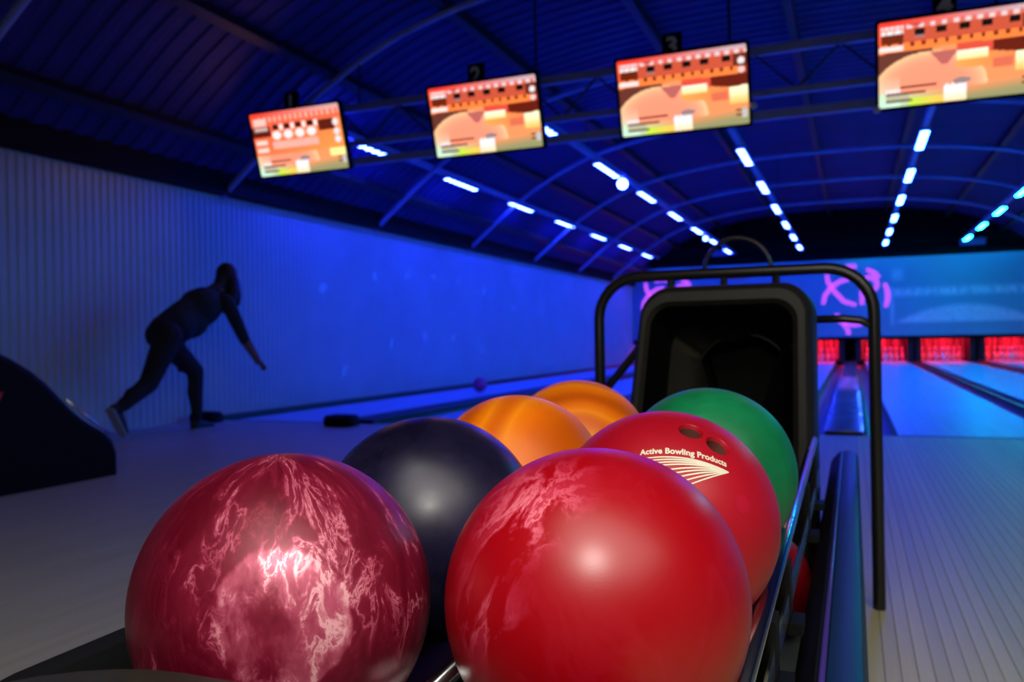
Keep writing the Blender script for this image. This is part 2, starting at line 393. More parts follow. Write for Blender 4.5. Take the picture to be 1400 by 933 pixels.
strokes = [arc(0, 0, .78, 38, 66, 6), arc(0, 0, .80, -22, 24, 8), arc(0, 0, .80, 84, 112, 6), arc(0, .02, .76, -120, -58, 8),
           [(-.72, -.18), (-.68, .05), (-.50, .30), (-.30, .42), (-.10, .46)], [(-.62, .62), (-.60, .42), (-.42, .12), (-.22, -.12), (.06, -.22)],
           [(.20, -.22), (.21, .10), (.24, .40)], arc(.36, .30, .20, 130, -60, 8), [(-.36, .66), (-.18, .70), (.02, .66)],
           [(-.44, -.46), (-.20, -.60), (-.22, -.82)], [(-.16, -.82), (-.12, -1.0)]]
def sign(label, x, z, flip=1):
    t = thing('violet_sign', label, 'sign', (x, YE - .021, z))
    for sgm in strokes: ribbon(MB(), [(flip * p[0] * 1.08, p[1] * 1.04) for p in sgm], .135).build('stroke', M_logo, t)
sign('violet brush-stroke ring sign with letters seen through the black tube frame', .03, 1.80)
sign('violet brush-stroke sign at the wall end, mostly behind the black hood', -5.08, 1.78)

# ------------------------------------------------------------------ LED strips
for nm, X, M_, desc in (('a', -5.25, M_led, 'nearest the corrugated wall'), ('b', -3.06, M_led, 'running toward the black hoop of the ball return'),
                  ('c', -1.24, M_led, 'starting under screen number three'), ('d', .80, M_led_d, 'starting under screen number four'), ('e', 2.62, M_led_e, 'glowing cyan at the right edge')):
    t = thing('led_light_strip', 'hanging row of blue LED bars ' + desc if nm != 'e' else 'hanging row of LED bars ' + desc, 'light strip', (X, 0, 3.05), 'LED light strips under the arched roof')
    box('rail', M_steel, t, -.03, .03, 7.6, 24.8, .03, .10)
    zr = arch_z(X - XC) - 3.05
    for yy in (10.17, 16.29, 22.41):
        if zr > .15: MB().tube([(0, yy, .1), (0, yy, zr)], .006, 6).build('hanger', M_purlin, t)
    for k in range(7):
        yc = 8.72 + 2.385 * k
        bar = box('led_bar', M_ledbar, t, -.05, .05, yc - .56, yc + .56, -.005, .03)
        d = MB()
        for i in range(7): d.lathe([(.045, -.010), (.050, -.004)], 8, 0, yc - .45 + i * .15, -.004)
        d.build('diodes', M_, bar)['kind'] = 'stuff'
DOTS = [(8.91, 1.46), (10.15, 1.68), (11.07, 1.76), (11.95, 1.8), (12.85, 1.77), (13.89, 1.66), (9.36, 0.4), (10.58, 0.74), (11.61, 0.87), (12.63, 0.83), (13.79, 0.6), (15.33, 1.39), (16.84, 1.41), (18.84, 0.37), (17.55, 0.24)]
# round effect lamps on the second strip and the first one
for (x, y, z, lab) in ((-3.06, 11.93, 3.0, 'bright round lamp on the second LED strip from the wall'), (-3.06, 19.36, 3.0, 'small bright round lamp far along the second LED strip'), (-5.25, 8.02, 2.985, 'small round lamp right of the leftmost screen')):
    t = thing('round_lamp', lab, 'lamp', (x, y, z))
    rr = .075 if y > 10 and y < 15 else .05
    bmm = bmesh.new(); bmesh.ops.create_uvsphere(bmm, u_segments=14, v_segments=9, radius=rr); me = bpy.data.meshes.new('bulb'); bmm.to_mesh(me); bmm.free()
    link('bulb', me, M_led, t, smooth=True)
    MB().lathe([(.03, .03), (.03, .08 if y > 10 else .07)], 10).build('socket', M_black, t)
    if rr > .07:                                   # this one throws the field of dots seen on the wall
        for (yy, zz) in DOTS:
            d = Vector((XL, yy, zz)) - Vector((x, y, z - rr - .03))
            L = bpy.data.lights.new('dot_beam', 'SPOT'); L.energy = 34 * d.length_squared; L.color = (.02, .10, 1); L.spot_size = .13 / d.length; L.spot_blend = .6; L.shadow_soft_size = .01
            Lo = bpy.data.objects.new('dot_beam', L); C.objects.link(Lo); Lo.parent = t; Lo.location = (0, 0, -rr - .03); Lo.rotation_euler = d.to_track_quat('-Z', 'Y').to_euler()

# ------------------------------------------------------------------ lattice girder carrying the screens
t = thing('lattice_girder', 'dark blue-lit lattice girder crossing the hall behind the screens', 'girder', (0, 7.11, 0))
for z, h in ((3.07, .035), (2.72, .025), (2.54, .035)): box('chord', M_steel, t, -5.1, 4.0, -.03, .03, z - h, z + h)
k = 0; x = -5.0
zig = [(-5.0 + .33 * i, 3.05 if i % 2 else 2.73) for i in range(28)]
for (p, q) in zip(zig, zig[1:]): MB().tube([(p[0], 0, p[1]), (q[0], 0, q[1])], .011, 6).build('brace', M_purlin, t)
for x in (-4.75, -2.9, -1.2, .72, 2.6): MB().tube([(x + .3, 0, 3.09), (x + .3, 0, arch_z(x + .3 - XC))], .012, 6).build('hanger_rod', M_purlin, t)

# ------------------------------------------------------------------ scoring screens
def s2l(c): return tuple(((v / 255) / 12.92 if v <= 10 else ((v / 255 + .055) / 1.055) ** 2.4) for v in c)
def lerp(a, b, t): t = max(0, min(1, t)); return tuple(a[i] + (b[i] - a[i]) * t for i in range(3))
def inb(u, v, u0, u1, v0, v1): return u0 <= u <= u1 and v0 <= v <= v1
def paint_b(u, v):
    # lower picture: a peach hill, bright slabs, greenish foot
    c = lerp((150, 150, 105), (255, 150, 95), (v - .02) / .16 + (.55 - u) * .9)
    if u < .48: c = lerp((190, 235, 190), c, (u * 1.6 + v * 2.2 - .12))
    e = ((u - .33) / .36) ** 2 + ((v - .2) / .41) ** 2
    if e < 1 and v > .17: c = lerp((255, 150, 118), (255, 205, 150), e ** 3)
    elif v > .36 and u < .35: c = (105, 52, 42)
    if u < .14 and v < .40: c = lerp((205, 240, 215), c, v * 2.6)
    if inb(u, v, .2, .42, 0, .1): c = lerp((190, 235, 70), (255, 190, 90), (u - .2) / .25)
    if v > .44 and abs(u - .425) < .075 * (v - .40) / .16 and v < .6: c = (190, 100, 95)
    if u > .5 and v > .38 - (u - .5) * .1:
        c = lerp((255, 165, 80), (240, 120, 80), (u - .5) * 2)
        if v > .58 - (u - .5) * .25: c = (225, 80, 60) if u < .72 else (105, 28, 14)
        if inb(u, v, .50, .69, .44, .575) and v > .36 + .1: c = lerp((255, 250, 225), (255, 215, 120), (.56 - v) / .12)
    if u > .86 and v < .50 - (1 - u) * .1 and v > .27: c = lerp((255, 190, 90), (255, 250, 205), (v - .27) / .16)
    if inb(u, v, .72, .84, .33, .44): c = (225, 110, 80)
    # caption lines
    if inb(u, v, .145, .375, .215, .235) or inb(u, v, .05, .31, .145, .163) or inb(u, v, .05, .22, .06, .078): c = (70, 25, 12)
    if inb(u, v, .05, .14, .17, .215): c = (250, 235, 235) if int(u * 130) % 4 else (240, 190, 180)
    if inb(u, v, .05, .20, .085, .14): c = (185, 180, 150)
    # bowling mitt icon
    if inb(u, v, .42, .565, .0, .205 + .012 * math.sin(u * 160)): c = lerp((255, 225, 170), (240, 240, 246), v / .14)
    if (u - .535) ** 2 / .0035 + (v - .235) ** 2 / .0013 < 1: c = (150, 130, 128)
    if inb(u, v, .90, .94, .12, .145) or inb(u, v, .90, .94, .18, .205): c = (95, 40, 15)
    if inb(u, v, .945, .985, .10, .21): c = (225, 225, 220) if int(v * 90) % 2 else (150, 140, 130)
    return c
def paint_top(u, v):
    # score rows
    if v > .945: return lerp((255, 60, 48), (205, 170, 178), (u - .1) * 1.3)
    c = (205, 84, 58)
    if u < .165:
        c = (255, 90, 60)
        if inb(u, v, .02, .17, .90, .945): c = (255, 215, 215) if int(u * 140) % 5 else (240, 120, 110)
        if inb(u, v, .02, .17, .845, .895): c = (240, 228, 228) if int(u * 120) % 6 else (190, 130, 120)
        if inb(u, v, .02, .17, .735, .845): c = (108, 34, 12)
    elif v > .89:
        c = (222, 110, 96)
        ph = (u - .17) / .072
        if abs(ph % 1 - .5) < .24: c = (236, 205, 205)
        if inb(u, v, .2, .28, .925, .94): c = (90, 30, 20)
    elif u > .895: c = (108, 40, 26)
    for q in (.265, .405, .545, .685, .845):
        if inb(u, v, q - .032, q + .032, .81, .875): c = (14, 8, 8)
        if abs(u - q) < .032 and abs(v - .792) < .012 and q < .3: c = (160, 120, 125)
    if v < .735:
        ph = (u / .0735) % 1
        c = (255, 132, 62) if v < .685 or abs(ph - .5) < .33 else (120, 40, 16)
        if u > .93: c = (160, 60, 40)
    if inb(u, v, .01, .165, .655, .715): c = (255, 225, 222)
    if (u - .955) ** 2 + (v - .80) ** 2 * .4 < .0007: c = (236, 225, 225)
    if (u - .955) ** 2 + (v - .69) ** 2 * .4 < .0007: c = (255, 200, 190)
    return c
def paint_two(u, v): return paint_top(u, v) if v > .635 + .015 * math.sin(u * 3) else paint_b(u, v)
def paint_one(u, v):
    if v < .33:
        c = paint_b(u, v)
        if u > .82 and v > .22: c = (255, 240, 150)
        return c
    if v > .93: return lerp((255, 70, 55), (215, 165, 165), (u - .1) * 1.3)
    c = lerp((255, 105, 65), (255, 150, 75), (u + .5 - v))
    if v > .80: c = (255, 170, 150) if int(u * 34) % 2 and v > .845 and u > .05 else (255, 100, 66)
    if inb(u, v, .03, .17, .80, .90): c = (255, 195, 185)
    if inb(u, v, 0, .92, .62, .79) and (u < .21 or u > .74): c = (95, 28, 14)
    if inb(u, v, .03, .18, .715, .775): c = (205, 170, 165)
    for q in (.27, .40, .53, .66):
        if inb(u, v, q - .035, q + .03, .715, .80): c = (40, 22, 20)
        if (u - q) ** 2 / .0026 + (v - .63) ** 2 / .0045 < 1 or abs(u - q - .06) < .018 and .70 < v < .80: c = (255, 232, 230)
    if inb(u, v, .21, .72, .42, .54): c = (255, 205, 195) if (int(u * 46) + int(v * 40)) % 2 else (250, 130, 105)
    if inb(u, v, .02, .15, .50, .57) or inb(u, v, .02, .15, .38, .45): c = (255, 210, 195)
    for vq in (.72, .58, .46):
        if (u - .93) ** 2 + (v - vq) ** 2 * .4 < .0011: c = (236, 222, 222)
    return c
M_screen = bpy.data.materials.new('screen_glow'); M_screen.use_nodes = True
g = NT(M_screen); at = g.n('ShaderNodeVertexColor', layer_name='pixels')
g.set(g.b.inputs['Emission Color'], at.outputs[0]); g.b.inputs['Emission Strength'].default_value = 1.2
g.b.inputs['Base Color'].default_value = (0.01, 0.01, 0.01, 1); g.b.inputs['Roughness'].default_value = 0.3
SW, SH = 1.0, .59
def screen_mesh(fn):
    nx, nz = 140, 84; b = MB()
    b.v = [(-SW / 2 + SW * i / nx, 0, -SH / 2 + SH * j / nz) for j in range(nz + 1) for i in range(nx + 1)]
    b.f = [(j * (nx + 1) + i, j * (nx + 1) + i + 1, (j + 1) * (nx + 1) + i + 1, (j + 1) * (nx + 1) + i) for j in range(nz) for i in range(nx)]
    me = bpy.data.meshes.new('display'); me.from_pydata(b.v, [], b.f); me.update()
    ca = me.color_attributes.new('pixels', 'FLOAT_COLOR', 'CORNER'); li = 0
    for j in range(nz):
        for i in range(nx):
            c = s2l(fn((i + .5) / nx, (j + .5) / nz))
            for _ in range(4): ca.data[li].color = (*c, 1); li += 1
    me.materials.append(M_screen); return me
me1, me2 = screen_mesh(paint_one), screen_mesh(paint_two)
dg = bpy.context.evaluated_depsgraph_get()
def text_mesh(body, size, bold=0.0, res=3, align='CENTER', space=1.0):
    cu = bpy.data.curves.new('lettering', 'FONT'); cu.body = body; cu.size = size; cu.align_x = align; cu.resolution_u = res; cu.offset = bold; cu.space_character = space
    o = bpy.data.objects.new('lettering_source', cu); C.objects.link(o)
    bpy.context.view_layer.update()
    me = bpy.data.meshes.new_from_object(o.evaluated_get(bpy.context.evaluated_depsgraph_get()))
    bpy.data.objects.remove(o); bpy.data.curves.remove(cu); me.name = 'lettering'; me.materials.clear(); return me
TILT = math.radians(17)
for k, (X, lab) in enumerate(((-4.79, 'orange scoring screen with white score rows, leftmost, beside number plate one'), (-2.88, 'orange scoring screen under number plate two'),
                              (-1.20, 'orange scoring screen under number plate three'), (.70, 'orange scoring screen under number plate four, at the right edge'))):
    t = thing('scoring_screen', lab, 'screen', (X, 6.58, 2.665), 'scoring screens over the foul line')
    rot = (-TILT, 0, 0)
    # tilted so that it faces down toward the players
    R = Matrix.Rotation(TILT, 4, 'X')
    d = link('display', me1 if k == 0 else me2, None, t); d.rotation_euler = (TILT, 0, 0)
    bz = MB()
    lo = rrect(-SW / 2 - .018, SW / 2 + .018, -SH / 2 - .018, SH / 2 + .018, .02, 3); li = rrect(-SW / 2 + .004, SW / 2 - .004, -SH / 2 + .004, SH / 2 - .004, .012, 3)
    bz.loft([[(x, -.002, z) for x, z in li], [(x, -.012, z) for x, z in li], [(x, -.012, z) for x, z in lo], [(x, .05, z) for x, z in lo]], False, True)
    d2 = bz.build('housing', M_black, t); d2.rotation_euler = (TILT, 0, 0)
    MB().tube([(0, .12, .0), (0, .53, .0)], .022, 8).build('wall_arm', M_black, t)
    MB().box(-.06, .06, .04, .14, -.08, .08).build('bracket', M_black, t)
    if k in (2, 3):
        bmm = bmesh.new(); bmesh.ops.create_uvsphere(bmm, u_segments=10, v_segments=6, radius=.028); me = bpy.data.meshes.new('corner_knob'); bmm.to_mesh(me); bmm.free()
        kx, kz = (SW / 2 + .03, -.17) if k == 2 else (-SW / 2 - .012, -.30)
        link('corner_knob', me, M_white, t, loc=(kx, kz * math.sin(-TILT) * -1 - .01 if False else .0 + (-kz) * math.sin(TILT) - .02, kz * math.cos(TILT)), smooth=True)
    n = thing('number_plate', 'black plate with grey number %s' % ('one above the leftmost, smallest screen', 'two above the second screen from the left', 'three above the third screen from the left', 'four above the screen at the right edge')[k], 'number plate', (X - .07, 6.56, 3.03), 'lane number plates')
    box('plate', M_black, n, -.075, .075, 0, .03, -.095, .10)
    tm = text_mesh(str(k + 1), .20, .006); link('digit', tm, M_digit, n, loc=(0, -.004, -.07), rot=(math.pi / 2, 0, 0))
    MB().tube([(.03, .03, -.02), (.03, .53, -.02)], .012, 6).build('stem', M_black, n)

# small hanging boxes at the end of the roof
for (x, z, lab) in ((2.90, 3.10, 'small cyan-lit box under the roof at the far end'), (-3.42, 3.16, 'small violet-blue box under the roof seen through the black hoop')):
    t = thing('ceiling_unit', lab, 'ceiling unit', (x, 24.6, z))
    box('casing', M_steel, t, -.30, .30, -.1, .1, -.09, .09, .03)
    MB().tube([(0, 0, .08), (0, 0, arch_z(x - XC) - z)], .012, 6).build('hanger', M_purlin, t)
for (x, y) in ((-4.34, 6.53), (-5.93, 6.56)):
    lab = 'low black rounded foul detector ' + ('right of the bowler above the navy ball' if x > -5 else 'at the wall behind the bowler')
    t = thing('foul_detector', lab, 'foul detector', (x, y, 0), 'foul detectors')
    prof = rrect(-.15, .15, 0, .105, [.03, .052, .052, .03], 6)
    MB().loft([[(px * .8, -.10, pz * .8) for px, pz in prof], [(px, -.07, pz) for px, pz in prof], [(px, .07, pz) for px, pz in prof], [(px * .8, .10, pz * .8) for px, pz in prof]], True, True).build('casing', M_black, t, angle=50)
    box('lens', M_gloss, t, .12, .155, -.03, .03, .015, .05)

# ------------------------------------------------------------------ the nearest ball return
br = thing('ball_return', 'black ball return with chrome rails and tubular frame in the foreground', 'ball return', (0, 0, 0))
SL = .030                                                # the rails fall toward the front
def railz(y): return .4905 + SL * (y - .55)
# plinth, walls, tray
box('plinth', M_tray, br, -.56, -.005, .18, 2.75, 0, .165, .01)
box('lower_shelf', M_shelf, br, -.55, -.064, .20, 2.10, .165, .172)
sp = [(-.60, .165), (-.60, .485), (-.595, .503), (-.583, .509), (-.566, .505), (-.556, .485), (-.540, .41), (-.520, .40), (-.52, .385), (-.57, .38), (-.57, .165)]
lw = MB()
loops = []
for (y, dx, dz) in ((.16, .10, -.07), (.20, .062, -.042), (.26, .030, -.020), (.34, .010, -.006), (.44, 0, 0), (1.2, 0, .01), (2.30, 0, .03)):
    loops.append([(x + dx, y, z + (dz if z > .2 else 0)) for x, z in sp])
lw.loft(loops, True, True).build('side_wall', M_tray, br, angle=40)
box('tray_floor', M_tray, br, -.52, -.115, .30, 2.28, .385, .40)
# rounded front bumper
fbp = rrect(-.485, -.02, .10, .388, [.05, .06, .115, .06], 8)
MB().loft([[(x, y, .165) for x, y in fbp], [(x, y, .545) for x, y in fbp], [(x * .99 - .002, y - .003, .556) for x, y in fbp], [(-.25 + (x + .25) * .95, .245 + (y - .245) * .95, .560) for x, y in fbp]], True, True).build('front_bumper', M_hood, br, angle=50)
MB().tube([(x, y + .0015, .552) for x, y in rrect(-.487, -.018, .10, .389, [.05, .06, .115, .06], 8)], .0022, 6, closed=True).build('bumper_seam', M_gloss, br, smooth=True)
# right side panel
pp = [(-.036, .165), (-.036, .383), (-.031, .389), (-.012, .390), (.004, .384), (.010, .37), (.010, 0), (-.004, 0), (-.004, .165)]
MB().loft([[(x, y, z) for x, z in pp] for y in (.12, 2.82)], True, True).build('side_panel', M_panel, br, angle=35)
ip = [(-.070, .165), (-.070, .352), (-.064, .366), (-.044, .388), (-.037, .388), (-.037, .165)]
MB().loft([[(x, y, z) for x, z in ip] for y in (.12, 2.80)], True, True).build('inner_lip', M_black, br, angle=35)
MB().tube([(-.0365, .12, .388), (-.0365, 2.80, .388)], .0035, 8).build('reflection_strip', mat('painted_violet_reflection', (.05, .03, .22), .35), br, smooth=True)  # purple reflection along the panel edge, painted as a violet strip
# rails (each a chrome tube)
for xr in (-.480, -.294, -.264, -.080):
    MB().tube([(xr, .42, railz(.42)), (xr, 1.15, railz(1.15)), (xr, 1.87, railz(1.87))], .0085, 12).build('rail', M_chrome, br, smooth=True)
box('flat_bar', M_chrome, br, -.072, -.069, .42, 1.87, .445, .470)
for y in (.62, .80, .98, 1.42, 1.68):
    b = MB().box(-.135, -.055, y - .022, y + .022, .425, .437).box(-.084, -.068, y - .018, y + .018, .437, railz(y) - .004)
    b.build('rail_bracket', M_black, br)
for y in (.62, 1.10, 1.68):
    MB().box(-.49, -.25, y - .015, y + .015, .40, .428).box(-.486, -.472, y - .015, y + .015, .42, railz(y) - .004).box(-.300, -.256, y - .015, y + .015, .42, railz(y) - .004).build('rail_support', M_tray, br)
# hood
n = 7
def hl(x0, x1, z0, z1, r, y): return [(x + .13 * (z - .88) * max(0, X1 - x) / (X1 - X0), y, z) for x, z in rrect(x0, x1, z0, z1, r, n)]
hood = MB()
X0, X1, Z0, Z1 = -.512, -.090, .17, .884
hood.loft([hl(X0 + .02, X1 - .02, Z0, Z1 - .03, [.02, .06, .06, .02], 2.62), hl(X0, X1, Z0, Z1, [.02, .075, .075, .02], 2.45),
           hl(X0, X1, Z0, Z1, [.02, .075, .075, .02], 2.19), hl(X0 + .006, X1 - .006, Z0, Z1 - .006, [.02, .072, .072, .02], 2.165),
           hl(X0 + .016, X1 - .016, Z0 + .006, Z1 - .016, [.02, .066, .066, .02], 2.152), hl(X0 + .026, X1 - .032, Z0 + .02, Z1 - .040, [.02, .056, .056, .02], 2.152),
           hl(X0 + .036, X1 - .044, Z0 + .03, Z1 - .052, [.02, .05, .05, .02], 2.165)], True, False)
ho = hood.build('hood', M_hood, br, angle=35)
rec = MB(); nn = 4 * (n + 1)
circ = []
base = hl(X0 + .07, X1 - .075, Z0 + .06, Z1 - .10, [.02, .06, .06, .02], 2.30)
hc = (-.275, .63)
for (x, y, z) in base:
    a = math.atan2(z - hc[1], x - hc[0]); circ.append((hc[0] + .125 * math.cos(a), 2.33, hc[1] + .125 * math.sin(a)))
rec.loft([hl(X0 + .036, X1 - .044, Z0 + .03, Z1 - .052, [.02, .05, .05, .02], 2.165), hl(X0 + .050, X1 - .055, Z0 + .04, Z1 - .070, [.02, .06, .06, .02], 2.24),
          hl(X0 + .062, X1 - .067, Z0 + .05, Z1 - .09, [.02, .07, .07, .02], 2.29), base, circ], False, False)
rec.build('recess', M_gloss, ho, smooth=True)
MB().loft([circ, [(x, 2.50, z) for x, _, z in circ]], False, True).build('ball_port', M_black, ho, angle=40)
MB().tube([(hc[0] + .128 * math.cos(a), 2.327, hc[1] + .128 * math.sin(a)) for a in [2 * math.pi * k / 32 for k in range(32)]], .005, 6, closed=True).build('port_rim', M_tray, ho, smooth=True)
# tubular frame
def bend(c, r, a0, a1, n=8): return [(c[0] + r * math.cos(math.radians(a0 + (a1 - a0) * i / n)), c[1] + r * math.sin(math.radians(a0 + (a1 - a0) * i / n))) for i in range(n + 1)]
FY = 2.50; xl, xr_, zt = -.722, .055, .937; cr = .125
path = [(xl, 0), (xl, .3), (xl, zt - cr - .02)] + bend((xl + cr, zt - cr), cr, 180, 90) + bend((xr_ - cr, zt - cr), cr, 90, 0) + [(xr_, .4), (xr_, 0)]
fr = MB().tube([(x, FY, z) for x, z in path], .0165, 14).build('frame_tube', M_frame, br, smooth=True)
fr.data.shade_smooth(); set_sharp(fr.data, 50)
MB().tube([(X1 - .012, FY, .795), (-.02, FY, .795), (.02, FY, .79), (xr_, FY, .772)], .0115, 10).build('cross_tube', M_frame, br, smooth=True)
MB().tube([(X0 + .015, FY, .80), (-.60, FY, .72), (xl + .005, FY, .58)], .0125, 10).build('brace_tube', M_frame, br, smooth=True)
for x in (-.50, -.345, -.20): MB().tube([(x, FY, .835), (x, FY, zt - .01)], .011, 8).build('frame_tab', M_frame, br)
MB().tube([(-.322 + .1 * math.cos(a) , 2.62, .945 + .105 * math.sin(a)) for a in [math.pi * k / 20 for k in range(21)]], .007, 8).build('hoop', M_frame, br, smooth=True)
MB().tube([(-.44, 2.62, .945), (-.20, 2.62, .945)], .008, 8).build('hoop_bar', M_frame, br, smooth=True)
box('hoop_mount', M_frame, br, -.345, -.295, 2.49, 2.63, .925, .95)

# ------------------------------------------------------------------ bowling balls
def ball_mesh(cuts=(), R_=.108, u=96, v=64):
    bm = bmesh.new(); bmesh.ops.create_uvsphere(bm, u_segments=u, v_segments=v, radius=R_)
    me = bpy.data.meshes.new('ball'); bm.to_mesh(me); bm.free(); me.shade_smooth(); return me
def streak(kind):
    M = mat('ball_' + kind, (0.3, 0.01, 0.02), 0.3, coat=0.0, coat_rough=0.25, spec=0.42); g = NT(M); b = g.b
    if kind == 'maroon':
        sx = g.n('ShaderNodeSeparateXYZ'); g.set(sx.inputs[0], g.coord(rot=(.10, .06, 0)))
        x, y, z = sx.outputs
        r = g.math('SQRT', g.math('ADD', .00035, g.math('ADD', g.math('MULTIPLY', x, x), g.math('MULTIPLY', y, y))))
        mer = g.n('ShaderNodeCombineXYZ', {0: g.math('DIVIDE', x, r), 1: g.math('DIVIDE', y, r), 2: g.math('MULTIPLY', z, 5.5)}).outputs[0]
        mer = g.warp(mer, 2.2, .28, 3)                       # streaks run like meridians from the top of the ball
        a = g.noise(mer, 5.5, 7, 0.66, .5).outputs[0]
        vein = g.ramp(a, [(.46, (0,) * 3), (.52, (.35,) * 3), (.55, (.9,) * 3), (.575, (.2,) * 3), (.66, (0,) * 3)])
        big = g.ramp(g.noise(mer, 1.9, 3, .55, .8).outputs[0], [(.40, (0,) * 3), (.62, (1,) * 3)])
        f = g.math('ADD', g.math('MULTIPLY', big, .16), g.math('MULTIPLY', vein, g.math('ADD', .12, g.math('MULTIPLY', big, .60))))
        # the pearl is thickest where the swirl was cast
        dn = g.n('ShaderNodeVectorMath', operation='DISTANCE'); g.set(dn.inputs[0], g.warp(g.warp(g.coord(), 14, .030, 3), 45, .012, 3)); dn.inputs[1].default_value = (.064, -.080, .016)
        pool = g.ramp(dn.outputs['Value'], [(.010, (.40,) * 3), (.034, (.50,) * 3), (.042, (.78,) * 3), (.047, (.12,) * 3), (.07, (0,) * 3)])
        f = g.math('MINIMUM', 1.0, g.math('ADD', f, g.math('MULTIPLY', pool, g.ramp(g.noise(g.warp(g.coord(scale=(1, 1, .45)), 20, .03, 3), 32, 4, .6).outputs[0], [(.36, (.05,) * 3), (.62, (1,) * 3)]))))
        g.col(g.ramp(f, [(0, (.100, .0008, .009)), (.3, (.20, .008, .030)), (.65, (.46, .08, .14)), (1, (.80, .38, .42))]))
        b.inputs['Metallic'].default_value = 0.2; b.inputs['Roughness'].default_value = 0.38
        g.bump(g.noise(g.coord(), 160, 2).outputs[0], .03, .002)
    elif kind == 'red':
        v = g.warp(g.coord(scale=(1.2, 1.2, .7), rot=(.5, .3, 0)), 9, .07, 4)
        a = g.noise(v, 12, 6, 0.65, 1.0).outputs[0]
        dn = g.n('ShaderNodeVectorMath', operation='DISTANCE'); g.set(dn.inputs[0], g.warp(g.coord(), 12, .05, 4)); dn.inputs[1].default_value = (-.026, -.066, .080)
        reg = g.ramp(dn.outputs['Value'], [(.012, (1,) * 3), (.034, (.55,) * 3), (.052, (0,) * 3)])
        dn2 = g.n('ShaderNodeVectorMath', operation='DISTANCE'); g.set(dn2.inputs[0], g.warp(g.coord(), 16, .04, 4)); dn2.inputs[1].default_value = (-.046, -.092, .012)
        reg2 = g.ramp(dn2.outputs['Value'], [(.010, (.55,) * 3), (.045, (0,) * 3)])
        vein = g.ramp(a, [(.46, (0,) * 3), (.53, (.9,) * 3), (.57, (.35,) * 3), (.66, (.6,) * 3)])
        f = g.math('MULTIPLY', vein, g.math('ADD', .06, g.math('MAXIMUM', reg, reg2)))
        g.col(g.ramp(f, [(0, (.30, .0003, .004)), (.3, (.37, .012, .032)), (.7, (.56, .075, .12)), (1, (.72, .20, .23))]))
        b.inputs['Roughness'].default_value = 0.35
        g.bump(g.noise(g.coord(scale=(1, 1, 6)), 300, 2).outputs[0], .03, .001)
    elif kind == 'orange':
        v = g.warp(g.coord(rot=(.2, .75, .3)), 6, .05, 2)
        w_ = g.n('ShaderNodeTexWave', wave_type='BANDS'); g.set(w_.inputs['Vector'], v); w_.inputs['Scale'].default_value = 3.0; w_.inputs['Distortion'].default_value = 3.6; w_.inputs['Detail'].default_value = 1.0
        g.col(g.ramp(w_.outputs[1], [(.0, (.52, .085, .0005)), (.28, (.74, .145, .0005)), (.55, (.80, .185, .001)), (.75, (.86, .24, .004)), (1, (.66, .12, .001))]))
        b.inputs['Roughness'].default_value = 0.42; b.inputs['Specular IOR Level'].default_value = .25
    elif kind == 'blue':
        v = g.warp(g.coord(), 8, .08, 3)
        a = g.noise(v, 14, 5, .6).outputs[0]
        g.col(g.ramp(a, [(.35, (.004, .003, .014)), (.65, (.013, .010, .034))]))
        g.set(b.inputs['Roughness'], g.ramp(g.noise(v, 9, 4, .6).outputs[0], [(.35, (.24,) * 3), (.65, (.40,) * 3)])); b.inputs['Specular IOR Level'].default_value = .42
        g.bump(g.noise(g.coord(), 220, 3).outputs[0], .04, .001)
    elif kind == 'crimson':
        a = g.noise(g.warp(g.coord(), 7, .05), 10, 3).outputs[0]
        g.col(g.ramp(a, [(.3, (.32, .001, .009)), (.7, (.40, .003, .015))])); b.inputs['Roughness'].default_value = 0.42
    elif kind == 'green':
        a = g.noise(g.warp(g.coord(rot=(.4, .5, 0)), 8, .06), 9, 4, .6).outputs[0]
        g.col(g.ramp(a, [(.3, (.001, .11, .032)), (.6, (.003, .20, .068)), (.8, (.03, .30, .13))])); b.inputs['Roughness'].default_value = 0.45
    elif kind == 'violet':
        a = g.noise(g.warp(g.coord(), 8, .05), 10, 4).outputs[0]
        g.col(g.ramp(a, [(.3, (.40, .03, .14)), (.7, (.75, .10, .28))])); b.inputs['Roughness'].default_value = 0.25
    return M
BM = {k: streak(k) for k in ('maroon', 'red', 'orange', 'blue', 'crimson', 'green', 'violet')}
base_ball = ball_mesh()
def ball(label, kind, loc, rot=(0, 0, 0), group='bowling balls on the ball return'):
    t = thing('bowling_ball', label, 'bowling ball', loc, group)
    me = base_ball.copy(); o = link('ball', me, BM[kind], t, rot=rot)
    return t, o
ball('maroon pearl bowling ball with pale pink swirls, front left on the rack', 'maroon', (-.394, .514, .561))
ball('bright red bowling ball with pink marbling, front right on the rack', 'red', (-.174, .580, .5635))
ball('dark navy bowling ball behind the maroon pearl one', 'blue', (-.387, .733, .569))
ball('orange marbled bowling ball right behind the navy ball', 'orange', (-.384, .957, .5755), (0, .3, .2))
ball('orange bowling ball farthest back, nearest the black hood', 'orange', (-.382, 1.195, .582), (1.2, 2.0, .9))
ball('green bowling ball behind the crimson lettered ball', 'green', (-.172, 1.07, .5785))
ball('dull red bowling ball on the lower shelf under the chrome rail', 'crimson', (-.185, 1.66, .2808))
ball('purple bowling ball rolling down the lane along the corrugated wall', 'violet', (-5.17, 11.45, .108), group='bowling ball rolling on the lane')

